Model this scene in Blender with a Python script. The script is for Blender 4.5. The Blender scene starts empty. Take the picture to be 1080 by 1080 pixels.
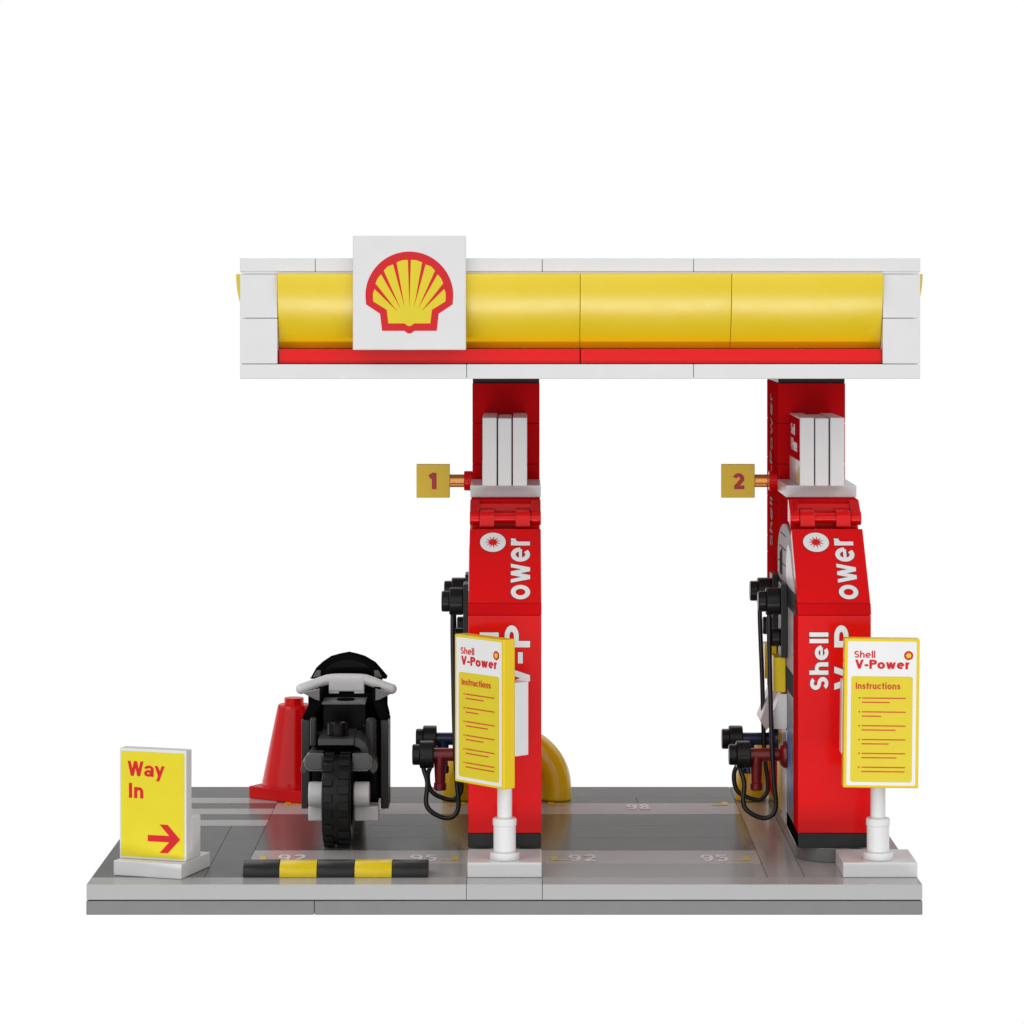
import bpy, bmesh, math
from mathutils import Vector, Matrix
R = math.radians
S = bpy.context.scene
S.unit_settings.scale_length = 0.008          # 1 unit = one 8 mm brick stud: the model stands at its real size
COL = S.collection

# ------------------------------------------------------------------ camera
cd = bpy.data.cameras.new('camera'); cam = bpy.data.objects.new('camera', cd); COL.objects.link(cam)
cam.location = (0, -82, 15.66); cam.rotation_euler = (R(90), 0, 0)
cd.sensor_width = 36; cd.lens = 109.6; cd.shift_x = -8/1080; cd.shift_y = -235/1080
cd.clip_start = 1; cd.clip_end = 1000
S.camera = cam
S.view_settings.view_transform = 'Standard'; S.view_settings.look = 'None'
S.view_settings.exposure = 0; S.view_settings.gamma = 1; S.view_settings.use_curve_mapping = False

# ------------------------------------------------------------------ studio surroundings (world)
W = bpy.data.worlds.new('World'); S.world = W; W.use_nodes = True
nt = W.node_tree; nt.nodes.clear(); N = nt.nodes.new; Lk = nt.links.new
wo = N('ShaderNodeOutputWorld'); bg = N('ShaderNodeBackground'); tc = N('ShaderNodeTexCoord'); sx = N('ShaderNodeSeparateXYZ')
Lk(tc.outputs['Generated'], sx.inputs[0]); Lk(bg.outputs[0], wo.inputs[0])
def ramp(stops):                                # brightness against the height of the direction
    m = N('ShaderNodeMapRange'); m.inputs['From Min'].default_value = -1; m.inputs['From Max'].default_value = 1
    Lk(sx.outputs['Z'], m.inputs['Value'])
    r = N('ShaderNodeValToRGB'); e = r.color_ramp.elements
    while len(e) < len(stops): e.new(0.5)
    for el, (z, v) in zip(e, stops):
        el.position = (z+1)/2; el.color = (v, v, v, 1)
    Lk(m.outputs[0], r.inputs[0]); return r
BACK = ramp([(-1, .10), (-.34, .12), (-.27, 1), (.105, 1), (.145, .15), (.3, .3), (.45, 1.2), (.8, 1.5), (.97, .25)])       # white sweep behind the model
FRONT = ramp([(-1, .05), (-.5, .10), (-.2, .35), (-.06, 0.88), (.1, 1.22), (.3, 1.1), (.75, .85), (.9, .12), (1, .12)])   # softboxes round the camera
mr = N('ShaderNodeMapRange'); mr.inputs['From Min'].default_value = .1; mr.inputs['From Max'].default_value = .5
Lk(sx.outputs['Y'], mr.inputs['Value'])
mx = N('ShaderNodeMix'); mx.data_type = 'RGBA'
m2 = N('ShaderNodeMapRange'); m2.inputs['From Min'].default_value = -1; m2.inputs['From Max'].default_value = 1
Lk(sx.outputs['X'], m2.inputs['Value'])
SIDE = N('ShaderNodeValToRGB'); e = SIDE.color_ramp.elements           # the big softbox stands to the left of the camera
while len(e) < 6: e.new(.5)
for el, (x, v) in zip(e, ((-1, .5), (-.86, .55), (-.76, 1.12), (.04, 1.12), (.22, .75), (1, .85))): el.position = (x+1)/2; el.color = (v, v, v, 1)
Lk(m2.outputs[0], SIDE.inputs[0])
mm = N('ShaderNodeMix'); mm.data_type = 'RGBA'; mm.blend_type = 'MULTIPLY'; mm.inputs[0].default_value = 1
Lk(FRONT.outputs[0], mm.inputs[6]); Lk(SIDE.outputs[0], mm.inputs[7])
Lk(mr.outputs[0], mx.inputs[0]); Lk(mm.outputs[2], mx.inputs[6]); Lk(BACK.outputs[0], mx.inputs[7])
Lk(mx.outputs[2], bg.inputs['Color']); bg.inputs['Strength'].default_value = 1.0

def area(name, loc, target, size, power, col=(1, 1, 1), sy=None):
    l = bpy.data.lights.new(name, 'AREA'); l.energy = power; l.color = col
    l.shape = 'RECTANGLE'; l.size = size; l.size_y = sy or size
    o = bpy.data.objects.new(name, l); COL.objects.link(o); o.location = loc
    o.rotation_euler = (Vector(target)-Vector(loc)).to_track_quat('-Z', 'Y').to_euler(); return o
area('softbox_upper_left', (-52, -34, 62), (0, 6, 6), 44, 9000)
area('softbox_upper_right', (48, -40, 60), (0, 6, 6), 40, 8500)
area('softbox_low_front', (0, -62, -27), (0, 4, 12), 110, 30000, sy=13)

# ------------------------------------------------------------------ materials
def mat(name, col, rough=.22, spec=.5, metal=0, trans=0, bump=.02, coat=0, mott=.04):
    m = bpy.data.materials.new(name); m.use_nodes = True; t = m.node_tree; b = t.nodes['Principled BSDF']
    b.inputs['Base Color'].default_value = (*col, 1); b.inputs['Metallic'].default_value = metal
    b.inputs['Specular IOR Level'].default_value = spec; b.inputs['Transmission Weight'].default_value = trans
    b.inputs['Coat Weight'].default_value = coat
    c = t.nodes.new('ShaderNodeTexCoord'); n = t.nodes.new('ShaderNodeTexNoise'); n.inputs['Scale'].default_value = 1.7
    n.inputs['Detail'].default_value = 6
    t.links.new(c.outputs['Object'], n.inputs['Vector'])
    g = t.nodes.new('ShaderNodeMapRange'); g.inputs['To Min'].default_value = rough*.8; g.inputs['To Max'].default_value = rough*1.25
    t.links.new(n.outputs['Fac'], g.inputs['Value']); t.links.new(g.outputs[0], b.inputs['Roughness'])
    # a trace of mottling in the moulded plastic
    hm = t.nodes.new('ShaderNodeHueSaturation'); hm.inputs['Color'].default_value = (*col, 1)
    g2 = t.nodes.new('ShaderNodeMapRange'); g2.inputs['To Min'].default_value = 1-mott; g2.inputs['To Max'].default_value = 1+mott
    t.links.new(n.outputs['Fac'], g2.inputs['Value']); t.links.new(g2.outputs[0], hm.inputs['Value'])
    t.links.new(hm.outputs[0], b.inputs['Base Color'])
    if bump:
        n2 = t.nodes.new('ShaderNodeTexNoise'); n2.inputs['Scale'].default_value = 14; n2.inputs['Detail'].default_value = 3
        t.links.new(c.outputs['Object'], n2.inputs['Vector'])
        bp = t.nodes.new('ShaderNodeBump'); bp.inputs['Strength'].default_value = bump; bp.inputs['Distance'].default_value = .05
        t.links.new(n2.outputs['Fac'], bp.inputs['Height']); t.links.new(bp.outputs[0], b.inputs['Normal'])
    return m
WHITE = mat('white_plastic', (.705, .705, .71), .24)
PRINTW = mat('white_print', (.80, .80, .80), .35, bump=0)
RED = mat('red_plastic', (.72, .002, .004), .15, spec=.3)
REDM = mat('satin_red_plastic', (.58, .007, .010), .45, spec=0)
REDS = mat('slab_red_print', (.56, .006, .012), .4, spec=0, bump=0)
REDP = mat('red_print', (.62, .008, .014), .3, bump=0, spec=.35)
YEL = mat('yellow_plastic', (.78, .57, .006), .24)
YELP = mat('yellow_print', (.72, .58, .012), .35, bump=0)
BLACK = mat('black_plastic', (.010, .010, .010), .28, spec=.28)
CHAR = mat('charcoal_plastic', (.022, .022, .023), .32, spec=.3)
BIKE = mat('bike_black_plastic', (.004, .004, .004), .22, spec=.12)
BIKEM = mat('bike_matt_black', (.006, .006, .006), .5, spec=0)
BIKEG = mat('bike_charcoal', (.042, .042, .043), .28, spec=.25)
DGREY = mat('dark_grey_plastic', (.185, .185, .187), .3)
MGREY = mat('grey_plastic', (.128, .126, .124), .17, bump=0, mott=0)
FGREY = mat('light_grey_plastic', (.42, .42, .42), .2, bump=0, mott=0)
BAYF = mat('bay_front_grey', (.38, .375, .37), .17, bump=0, mott=0)
STRIPE = mat('light_grey_print', (.50, .493, .485), .17, bump=0, mott=0)
PANEL = mat('panel_grey', (.42, .43, .44), .4, spec=.05)
DRED = mat('dark_red_plastic', (.20, .006, .008), .2)
BLUE = mat('dark_blue_plastic', (.006, .018, .08), .2)
SMOKE = mat('smoked_glass', (.003, .003, .004), .06, spec=.15, bump=0)
SEATG = mat('seat_grey', (.13, .13, .13), .4, spec=.2)
GLASS = mat('grey_window', (.07, .085, .09), .25, spec=0, bump=0)
RUBBER = mat('black_rubber', (.008, .008, .008), .42, spec=.25)
HOSE = mat('hose_rubber', (.008, .008, .008), .38)
INK = mat('dark_outline_ink', (.05, .01, .01), .4, bump=0)
AMBER = mat('amber_clear_plastic', (.95, .40, .09), .05, trans=.8, bump=0)
ORED = mat('orange_red_print', (.60, .055, .01), .35, bump=0)
RED_BOUNCE = mat('red_bounce_seam', (.16, .03, .03), .4, bump=0)  # reddish bounced light in the joints, put into the bed colour
GOLD = mat('flag_yellow', (.82, .58, .03), .3)

# ------------------------------------------------------------------ mesh helpers
def merge(bm, t, smooth=False):
    for f in t.faces: f.smooth = smooth
    me = bpy.data.meshes.new('t'); t.to_mesh(me); t.free(); bm.from_mesh(me); bpy.data.meshes.remove(me)
def new(): return bmesh.new()
def box(bm, x0, x1, y0, y1, z0, z1, bev=.025, seg=2):
    t = bmesh.new(); bmesh.ops.create_cube(t, size=1)
    for v in t.verts: v.co = ((x0+x1)/2+v.co.x*(x1-x0), (y0+y1)/2+v.co.y*(y1-y0), (z0+z1)/2+v.co.z*(z1-z0))
    if bev: bmesh.ops.bevel(t, geom=t.edges[:], offset=bev, segments=seg, affect='EDGES', profile=.5)
    merge(bm, t); return bm
def prism(bm, pts, axis, a0, a1, bev=.02, smooth=False):
    """closed outline pts extruded along axis: 'x' pts=(y,z), 'y' pts=(x,z), 'z' pts=(x,y)"""
    t = bmesh.new()
    f = {'x': lambda p, a: (a, p[0], p[1]), 'y': lambda p, a: (p[0], a, p[1]), 'z': lambda p, a: (p[0], p[1], a)}[axis]
    A = [t.verts.new(f(p, a0)) for p in pts]; B = [t.verts.new(f(p, a1)) for p in pts]
    t.faces.new(A); t.faces.new(B[::-1]); n = len(pts)
    for i in range(n): t.faces.new((A[i], B[i], B[(i+1) % n], A[(i+1) % n]))
    bmesh.ops.recalc_face_normals(t, faces=t.faces[:])
    if bev:
        es = [e for e in t.edges if len(e.link_faces) == 2 and e.calc_face_angle(0) > R(28)]
        bmesh.ops.bevel(t, geom=es, offset=bev, segments=2, affect='EDGES', profile=.5)
    if smooth:
        for fc in t.faces: fc.smooth = len(fc.verts) <= 4
        me = bpy.data.meshes.new('t'); t.to_mesh(me); t.free(); bm.from_mesh(me); bpy.data.meshes.remove(me)
    else: merge(bm, t)
    return bm
def lathe(bm, prof, org, axis='z', seg=40):
    """prof [(r, h)], turned round axis through org; sharp profile corners are doubled rings"""
    t = bmesh.new(); o = Vector(org)
    def P(r, h, a):
        c, s = r*math.cos(a), r*math.sin(a)
        return o+Vector({'z': (c, s, h), 'x': (h, c, s), 'y': (c, h, s)}[axis])
    for i in range(len(prof)-1):
        (r0, h0), (r1, h1) = prof[i], prof[i+1]
        a = [t.verts.new(P(r0, h0, 2*math.pi*k/seg)) for k in range(seg)] if r0 > 1e-6 else [t.verts.new(P(0, h0, 0))]
        b = [t.verts.new(P(r1, h1, 2*math.pi*k/seg)) for k in range(seg)] if r1 > 1e-6 else [t.verts.new(P(0, h1, 0))]
        for k in range(seg):
            q = (k+1) % seg
            vs = [a[k], a[q]] if len(a) > 1 else [a[0]]
            vs += [b[q], b[k]] if len(b) > 1 else [b[0]]
            if len(vs) >= 3: t.faces.new(vs)
    # weld rings only where the profile is smooth
    sm = []
    for i in range(1, len(prof)-1):
        d0 = Vector(prof[i])-Vector(prof[i-1]); d1 = Vector(prof[i+1])-Vector(prof[i])
        if d0.length and d1.length and d0.angle(d1) < R(40): sm.append(prof[i])
    if sm:
        vs = [v for v in t.verts if any(abs((v.co-o)[{'x': 0, 'y': 1, 'z': 2}[axis]]-h) < 1e-5 for r, h in sm)]
        bmesh.ops.remove_doubles(t, verts=vs, dist=1e-5)
    bmesh.ops.recalc_face_normals(t, faces=t.faces[:]); 
    merge(bm, t, True); return bm
def cyl(bm, org, axis, h0, h1, r, r2=None, bev=.02, seg=40):
    r2 = r if r2 is None else r2
    return lathe(bm, [(0, h0), (r-bev, h0), (r, h0+bev), (r2, h1-bev), (r2-bev, h1), (0, h1)], org, axis, seg)
def tube(bm, pts, r, n=10, seg=12, caps=True):
    P = [Vector(p) for p in pts]; path = []
    for i in range(len(P)-1):
        a = P[max(i-1, 0)]; b = P[i]; c = P[i+1]; d = P[min(i+2, len(P)-1)]
        for k in range(n):
            u = k/n; path.append(.5*((2*b)+(c-a)*u+(2*a-5*b+4*c-d)*u*u+(3*b-a-3*c+d)*u**3))
    path.append(P[-1]); t = bmesh.new(); rings = []; nrm = None
    for i, p in enumerate(path):
        tg = (path[min(i+1, len(path)-1)]-path[max(i-1, 0)]).normalized()
        if nrm is None: nrm = tg.orthogonal().normalized()
        nrm = (nrm-tg*nrm.dot(tg)).normalized(); bn = tg.cross(nrm)
        rr = r(i/(len(path)-1)) if callable(r) else r
        rings.append([t.verts.new(p+nrm*rr*math.cos(2*math.pi*k/seg)+bn*rr*math.sin(2*math.pi*k/seg)) for k in range(seg)])
    for a, b in zip(rings, rings[1:]):
        for k in range(seg): t.faces.new((a[k], a[(k+1) % seg], b[(k+1) % seg], b[k]))
    if caps: t.faces.new(rings[0][::-1]); t.faces.new(rings[-1])
    bmesh.ops.recalc_face_normals(t, faces=t.faces[:]); merge(bm, t, True); return bm

def tag(o, label=None, cat=None, group=None, kind=None):
    if label: o['label'] = label
    if cat: o['category'] = cat
    if group: o['group'] = group
    if kind: o['kind'] = kind
    return o
def thing(name, loc, label, cat, group=None, rz=0):
    o = bpy.data.objects.new(name, None); COL.objects.link(o); o.location = loc; o.rotation_euler = (0, 0, rz)
    o.empty_display_size = .5
    return tag(o, label, cat, group)
def world_loc(p):
    v = Vector((0, 0, 0))
    while p is not None: v += p.location; p = p.parent
    return v
def obj(name, bm, m, parent=None, local=False, label=None):
    """one mesh object; meshes are written in model coordinates and shifted to their parent's origin unless local"""
    me = bpy.data.meshes.new(name)
    if isinstance(bm, bmesh.types.BMesh): bm.to_mesh(me); bm.free()
    else: me = bm; me.name = name
    for x in (m if isinstance(m, (list, tuple)) else [m]): me.materials.append(x)
    o = bpy.data.objects.new(name, me); COL.objects.link(o)
    if parent is not None:
        o.parent = parent
        if not local: me.transform(Matrix.Translation(-world_loc(parent)))
    if label: o['label'] = label
    return o
def frame(org, u, v):                          # matrix whose x,y are u,v (print plane), z the outward normal
    u = Vector(u).normalized(); v = Vector(v).normalized(); n = u.cross(v)
    M = Matrix((u, v, n)).transposed().to_4x4(); M.translation = Vector(org); return M
def arc(cx, cy, rx, ry, a0, a1, n=None):
    n = n or max(6, int(abs(a1-a0)/12))
    return [(cx+rx*math.cos(R(a0+(a1-a0)*k/n)), cy+ry*math.sin(R(a0+(a1-a0)*k/n))) for k in range(n+1)]
def glyph(ch, w):
    """letters as pen strokes of width w on a cap height of 1: (strokes, advance); a stroke is (points, closed)"""
    t = w/2; X = .74; q = (1-w)/4
    st = lambda *p: (list(p), False)
    if ch == 'l': return [st((t, 0), (t, 1.04))], w
    if ch == 'I': return [st((t, 0), (t, 1))], w
    if ch == 'i': return [st((t, 0), (t, X)), st((t, .86), (t, .86+w))], w
    if ch == '-': return [st((0, .38), (.33, .38))], .33
    if ch in 'hn':
        e = .58; a = arc((e)/2, X-t-.2, e/2-t, .2, 165, 0)+[(e-t, 0)]
        return [st((t, 0), (t, 1.04 if ch == 'h' else X)), (a, False)], e
    if ch == 'u':
        e = .58; a = [(t, X)]+arc(e/2, t+.2, e/2-t, .2, 180, 345)
        return [st((e-t, 0), (e-t, X)), (a, False)], e
    if ch == 'r': return [st((t, 0), (t, X)), (arc(.30, X-t-.24, .30-t, .24, 170, 80), False)], .34
    if ch == 'o': return [(arc(.34, X/2, .34-t, X/2-t, 0, 348, 29), True)], .68
    if ch == 'c': return [(arc(.34, X/2, .34-t, X/2-t, 42, 318), False)], .60
    if ch == 'e': return [(arc(.34, X/2, .34-t, X/2-t, 0, 312), False), ([(w*.8, X/2-.0), (.68-t*.9, X/2-.0)], False, .66)], .68
    def vee(x, a, H, kk=1.06):
        s_, f_, m = w*kk, w*.5, x+a/2; y_ = H*(1-(a/2-s_)/(a/2-f_))
        return ([(x, H), (x+s_, H), (m, y_), (x+a-s_, H), (x+a, H), (m+f_, 0), (m-f_, 0)], 'poly')
    if ch == 'w': return [vee(0, .54, X, .92), vee(.54-w*.92, .54, X, .92)], 1.08-w*.92
    if ch == 'W': return [vee(0, .54, 1), vee(.54-w*1.06, .54, 1)], 1.08-w*1.06
    if ch == 'V': return [vee(0, .76, 1)], .76
    if ch == 'y': return [([(0, X), (w, X), (.36, .17), (.30, -.04), (.22, -.04)], 'poly'), ([(.56-w, X), (.56, X), (.25, -.28), (.25-w, -.28)], 'poly')], .56
    if ch == 'P': return [st((t, 0), (t, 1)), ([(t, 1-t), (.32, 1-t)]+arc(.34, .72, .27-t*.4, .28-t, 90, -90)+[(t, .44+t)], False)], .62
    if ch in 'Ss':
        H = 1 if ch == 'S' else X; e = .60 if ch == 'S' else .48; q = (H-w)/4; rx = e/2-t
        return [(arc(e/2, H-t-q, rx, q, 28, 270)+arc(e/2, t+q, rx, q, 90, -152)[1:], False)], e
    if ch == 't': return [st((.19, 0), (.19, .98)), st((0, X-t), (.38, X-t))], .38
    if ch == 'a': return [([(t*1.2, X-.22)]+arc(.27, X-t-.16, .27-t, .16, 150, 0)+[(.54-t, 0)], False), (arc(.24, .22, .24-t, .22-t, 0, 345, 23), True)], .56
    if ch == '1': return [st((.30, 0), (.30, 1)), st((.02, .74), (.32, .92))], .30+t
    if ch == '2': return [(arc(.30, 1-t-.24, .30-t, .24, 165, -20)+[(t+.02, t)], False), st((t*.6, t), (.60, t))], .60
    if ch == '5': return [([(.54, 1-t), (.12, 1-t), (.09, .56)], False), (arc(.28, .32, .30-t, .32-t, 130, -150), False)], .58
    if ch == '9': return [(arc(.30, .69, .30-t, .31-t, 0, 345, 23), True), (arc(.30, .5, .30-t, .5-t, 20, -140), False)], .60
    if ch == '6': return [(arc(.30, .31, .30-t, .31-t, 0, 345, 23), True), (arc(.30, .5, .30-t, .5-t, 200, 40), False)], .60
    if ch == '8': return [(arc(.30, .28, .30-t, .28-t, 0, 345, 23), True), (arc(.30, .74, .27-t, .26-t, 0, 345, 23), True)], .60
    return [], .28
def text_bm(bm, txt, M, x0, x1, y0, y1, w=.19, lift=.006, h=.003, gap=.10, grow=0, **k):
    """pen lettering, ink from x0 to x1, baseline y0, cap height up to y1; grow thickens every stroke (for the outline)"""
    G_ = [glyph(c, w) for c in txt]; tot = sum(a for _, a in G_)+gap*(len(txt)-1)
    kx, ky = (x1-x0)/tot, (y1-y0); X = 0; dz = 0
    for strokes, adv in G_:
        for st_ in strokes:
            pts, closed = st_[:2]; ws = st_[2] if len(st_) > 2 else 1
            if closed == 'poly':
                Q = [Vector((x0+(X+a)*kx, y0+b*ky)) for a, b in pts]; O = []
                if sum(Q[i-1].x*Q[i].y-Q[i].x*Q[i-1].y for i in range(len(Q))) < 0: Q.reverse()
                for i in range(len(Q)):
                    d0 = (Q[i]-Q[i-1]).normalized(); d1 = (Q[(i+1) % len(Q)]-Q[i]).normalized()
                    n0, n1 = Vector((d0.y, -d0.x)), Vector((d1.y, -d1.x)); m = (n0+n1).normalized()
                    O.append(Q[i]+m*grow/max(m.dot(n0), .5))
                poly_bm(bm, [tuple(p) for p in O], M, lift, h+dz); dz = (dz+.0012) % .006; continue
            P = [Vector((x0+(X+a)*kx, y0+b*ky)) for a, b in pts]; n = len(P); LR = []
            wx = w*ws/2*kx+grow; wy = w*ws/2*ky+grow       # pen half width across upright / level strokes
            if grow and not closed:
                P[0] = P[0]+(P[0]-P[1]).normalized()*grow; P[-1] = P[-1]+(P[-1]-P[-2]).normalized()*grow
            for i in range(n):
                a = P[i-1] if (i or closed) else None; b = P[(i+1) % n] if (i < n-1 or closed) else None
                d0 = (P[i]-a).normalized() if a is not None else None; d1 = (b-P[i]).normalized() if b is not None else None
                d0 = d0 or d1; d1 = d1 or d0
                m = (d0+d1).normalized(); nn = Vector((-m.y, m.x)); n0 = Vector((-d0.y, d0.x))
                c_ = min(1/max(nn.dot(n0), .6), 1.5)
                LR.append((P[i]+Vector((nn.x*wx, nn.y*wy))*c_, P[i]-Vector((nn.x*wx, nn.y*wy))*c_))
            t = bmesh.new(); z0, z1 = lift, lift+h+dz
            V = [[t.verts.new((p.x, p.y, z)) for p in lr for z in (z0, z1)] for lr in LR]
            prs = list(zip(V, V[1:]))+([(V[-1], V[0])] if closed else [])
            for A, B in prs:
                t.faces.new((A[1], A[3], B[3], B[1])); t.faces.new((A[0], A[1], B[1], B[0])); t.faces.new((A[3], A[2], B[2], B[3]))
            bmesh.ops.recalc_face_normals(t, faces=t.faces[:]); t.transform(M)
            merge(bm, t); dz = (dz+.0012) % .006
        X += adv+gap
    return bm
CAP = None
def poly_bm(bm, pts, M, lift=.006, h=.004):
    t = bmesh.new(); A = [t.verts.new((x, y, lift)) for x, y in pts]; B = [t.verts.new((x, y, lift+h)) for x, y in pts]
    t.faces.new(A); t.faces.new(B); n = len(pts)
    for i in range(n): t.faces.new((A[i], B[i], B[(i+1) % n], A[(i+1) % n]))
    bmesh.ops.recalc_face_normals(t, faces=t.faces[:])
    bmesh.ops.triangulate(t, faces=[f for f in t.faces if len(f.verts) > 4], ngon_method='EAR_CLIP')
    bmesh.ops.recalc_face_normals(t, faces=t.faces[:]); t.transform(M); merge(bm, t); return bm
def rrect(x0, x1, y0, y1, r, n=5):
    P = []
    for cx, cy, a in ((x1-r, y0+r, -90), (x1-r, y1-r, 0), (x0+r, y1-r, 90), (x0+r, y0+r, 180)):
        for k in range(n+1): P.append((cx+r*math.cos(R(a+90*k/n)), cy+r*math.sin(R(a+90*k/n))))
    return P
def disc(cx, cy, r, n=32): return [(cx+r*math.cos(2*math.pi*k/n), cy+r*math.sin(2*math.pi*k/n)) for k in range(n)]
def star(cx, cy, r, q, n=12):
    return [(cx+(r if k % 2 == 0 else q)*math.sin(math.pi*k/n), cy+(r if k % 2 == 0 else q)*math.cos(math.pi*k/n)) for k in range(2*n)]
def copy_tree(o, parent=None):
    c = o.copy(); COL.objects.link(c); c.parent = parent
    for ch in list(o.children): copy_tree(ch, c)
    return c

# ------------------------------------------------------------------ the setting: slab and paving
X0, X1, DEP = -11.4, 10.6, 16.1
bm = new()
box(bm, X0, -5.405, .0, DEP, -.8, -.43); box(bm, -5.395, X1, .0, DEP, -.8, -.43)
tag(obj('ground', bm, DGREY), kind='structure')
bm = new(); box(bm, X0+.06, X1-.06, .06, DEP-.06, -.44, -.36, 0)
tag(obj('ground_joint', bm, BLACK), kind='structure')
G = .008
plain, light, front, bayf = new(), new(), new(), new()
def tile(b, x0, x1, y0, y1): box(b, x0+G, x1-G, y0+G, y1-G, -.4, 0, 0)
for a, b in ((X0, -1.4), (-1.4, .6), (.6, X1)):                # front kerb course
    tile(front, a, b, 0, 1)
tile(plain, X0, -8.4, 1, 9); tile(plain, -8.4, -7.4, 1, 9)
for k in range(5):
    tile(light if k % 2 == 0 else plain, X0, -7.4, 9+k, 10+k)
tile(plain, X0, -7.4, 14, DEP)
for bx in (-7.4, .6):
    for a, b in ((1, 3), (3, 5), (5, 7), (7, 9), (9, 11), (11, 13)):
        tile(light if a in (3, 11) else bayf if a == 1 else plain, bx, bx+6, a, b)
    tile(plain, bx, bx+3, 13, 14); tile(plain, bx+3, bx+6, 13, 14); tile(plain, bx, bx+6, 14, DEP)
tile(plain, -1.4, .6, 1, DEP); tile(bayf, 6.6, 7.6, 1, 13); tile(plain, 6.6, 7.6, 13, DEP); tile(bayf, 7.6, X1, 1, DEP)
tag(obj('pavement', plain, MGREY), kind='structure'); tag(obj('pavement_bay_front', bayf, BAYF), kind='structure')
tag(obj('pavement_kerb', front, FGREY), kind='structure')
tag(obj('crossing_and_bay_bands', light, STRIPE), kind='structure')
GP = frame((0, 0, 0), (1, 0, 0), (0, 1, 0))
wn, ym = new(), new()
for bx in (-7.4, .6):
    text_bm(wn, '92', GP, bx+.74, bx+1.5, 3.35, 4.3, w=.16, gap=.12); text_bm(wn, '95', GP, bx+4.38, bx+5.14, 3.35, 4.3, w=.16, gap=.12)
    GB = frame((0, 0, 0), (-1, 0, 0), (0, -1, 0))
    text_bm(wn, '98', GP, bx+2.62, bx+3.34, 11.8, 12.75, w=.2, gap=.09)
    for sgn, cx in ((1, bx+.35), (-1, bx+5.65)):
        for cy, d in ((3.45, 1), (12.6, -1)):
            poly_bm(ym, disc(cx, cy+.1*d, .1, 4) and [(cx-.09, cy), (cx+.09, cy), (cx+.09, cy+.55), (cx-.09, cy+.55)], GP)
            a, b = sorted((cx, cx+sgn*.42)); poly_bm(ym, [(a, cy), (b, cy), (b, cy+.12), (a, cy+.12)], GP, lift=.007)
tag(obj('bay_numbers', wn, PRINTW), kind='structure'); tag(obj('bay_corner_marks', ym, mat('yellow_paint', (.80, .55, .01), .3, bump=0)), kind='structure')
bm = new(); box(bm, X0+.05, X1-.05, .05, DEP-.05, -.36, -.05, 0)
tag(obj('pavement_bed', bm, CHAR), kind='structure')
bm = new(); box(bm, X0+.1, -7.32, .9, 9.2, -.1, -.045, 0); tag(obj('pavement_bed_bounce', bm, RED_BOUNCE), kind='structure')  # bed painted red for the light bouncing in the left joints

# ------------------------------------------------------------------ canopy
cz0, cz1 = 13.29, 16.48; CX0, CX1, CY0, CY1 = -7.4, 10.6, .43, 15.9
can = thing('canopy', (1.6, 8, cz0), 'wide white flat canopy roof with curved yellow fascia and red trim over both pumps', 'canopy')
bm = new(); g = .006
xs = [CX0, -5.4, .6, 4.6, CX1]
for a, b in zip(xs, xs[1:]): box(bm, a+g, b-g, CY0-.04, CY1+.04, 16.12, cz1, .02)
box(bm, CX0+.03, CX1-.03, CY0-.02, CY1-.02, 16.068, 16.118, 0); obj('roof', bm, WHITE, can)
bm = new(); xs = [CX0, -1.4, 4.6, CX1]
for a, b in zip(xs, xs[1:]): box(bm, a+g, b-g, CY0, CY1, cz0, 13.675, .02)
obj('soffit', bm, WHITE, can)
bm = new(); box(bm, CX0+.8, CX1-.8, CY0+1.6, CY1-1.6, 13.6, 16.2, 0); obj('core', bm, WHITE, can)
for cx in (CX0, CX1-1):
    for cy in (CY0, CY1-1):
        bm = new(); box(bm, cx+g, cx+1-g, cy, cy+1, 13.69, 14.885, .015); box(bm, cx+g, cx+1-g, cy, cy+1, 14.9, 16.06, .015)
        obj('corner_pillar', bm, WHITE, can)
def fascia_prof(t, s):                          # outline in (distance out, height); s=+1 out is -y
    rr = 2.9; P = []
    for k in range(21):
        h = 1.98*k/20; P.append((rr-math.sqrt(rr*rr-h*h), 16.065-h))
    return [(t+s*p, z) for p, z in P]+[(t+s*1.35, 14.085), (t+s*1.35, 16.065)]
YF = mat('yellow_fascia_plastic', (.80, .59, .003), .29, spec=.9, mott=.015, bump=.01)
for k in range(4):
    a = CX0+1+4*k
    bm = new(); prism(bm, fascia_prof(CY0-.16, 1), 'x', a+g, a+4-g, .01, True); obj('fascia', bm, YF, can)
    bm = new(); prism(bm, fascia_prof(CY1+.16, -1), 'x', a+g, a+4-g, .01, True); obj('fascia', bm, YF, can)
for k in range(3):
    a = CY0+1+(CY1-CY0-2)/3*k; b = a+(CY1-CY0-2)/3
    bm = new(); prism(bm, fascia_prof(CX0-.19, 1), 'y', a+g, b-g, .01, True); obj('fascia', bm, YF, can)
    bm = new(); prism(bm, fascia_prof(CX1+.19, -1), 'y', a+g, b-g, .01, True); obj('fascia', bm, YF, can)
bm = new()
for a, b in ((CX0+1, 1.6), (1.6, CX1-1)):
    box(bm, a+.02, b-g, CY0+.17, CY0+.8, 13.695, 14.075, .012); box(bm, a+.02, b-g, CY1-.8, CY1-.17, 13.695, 14.075, .012)
for x in (CX0+.1, CX1-.6): box(bm, x, x+.5, CY0+1.02, CY1-1.02, 13.695, 14.075, .012)
obj('red_trim', bm, RED, can)

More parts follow.
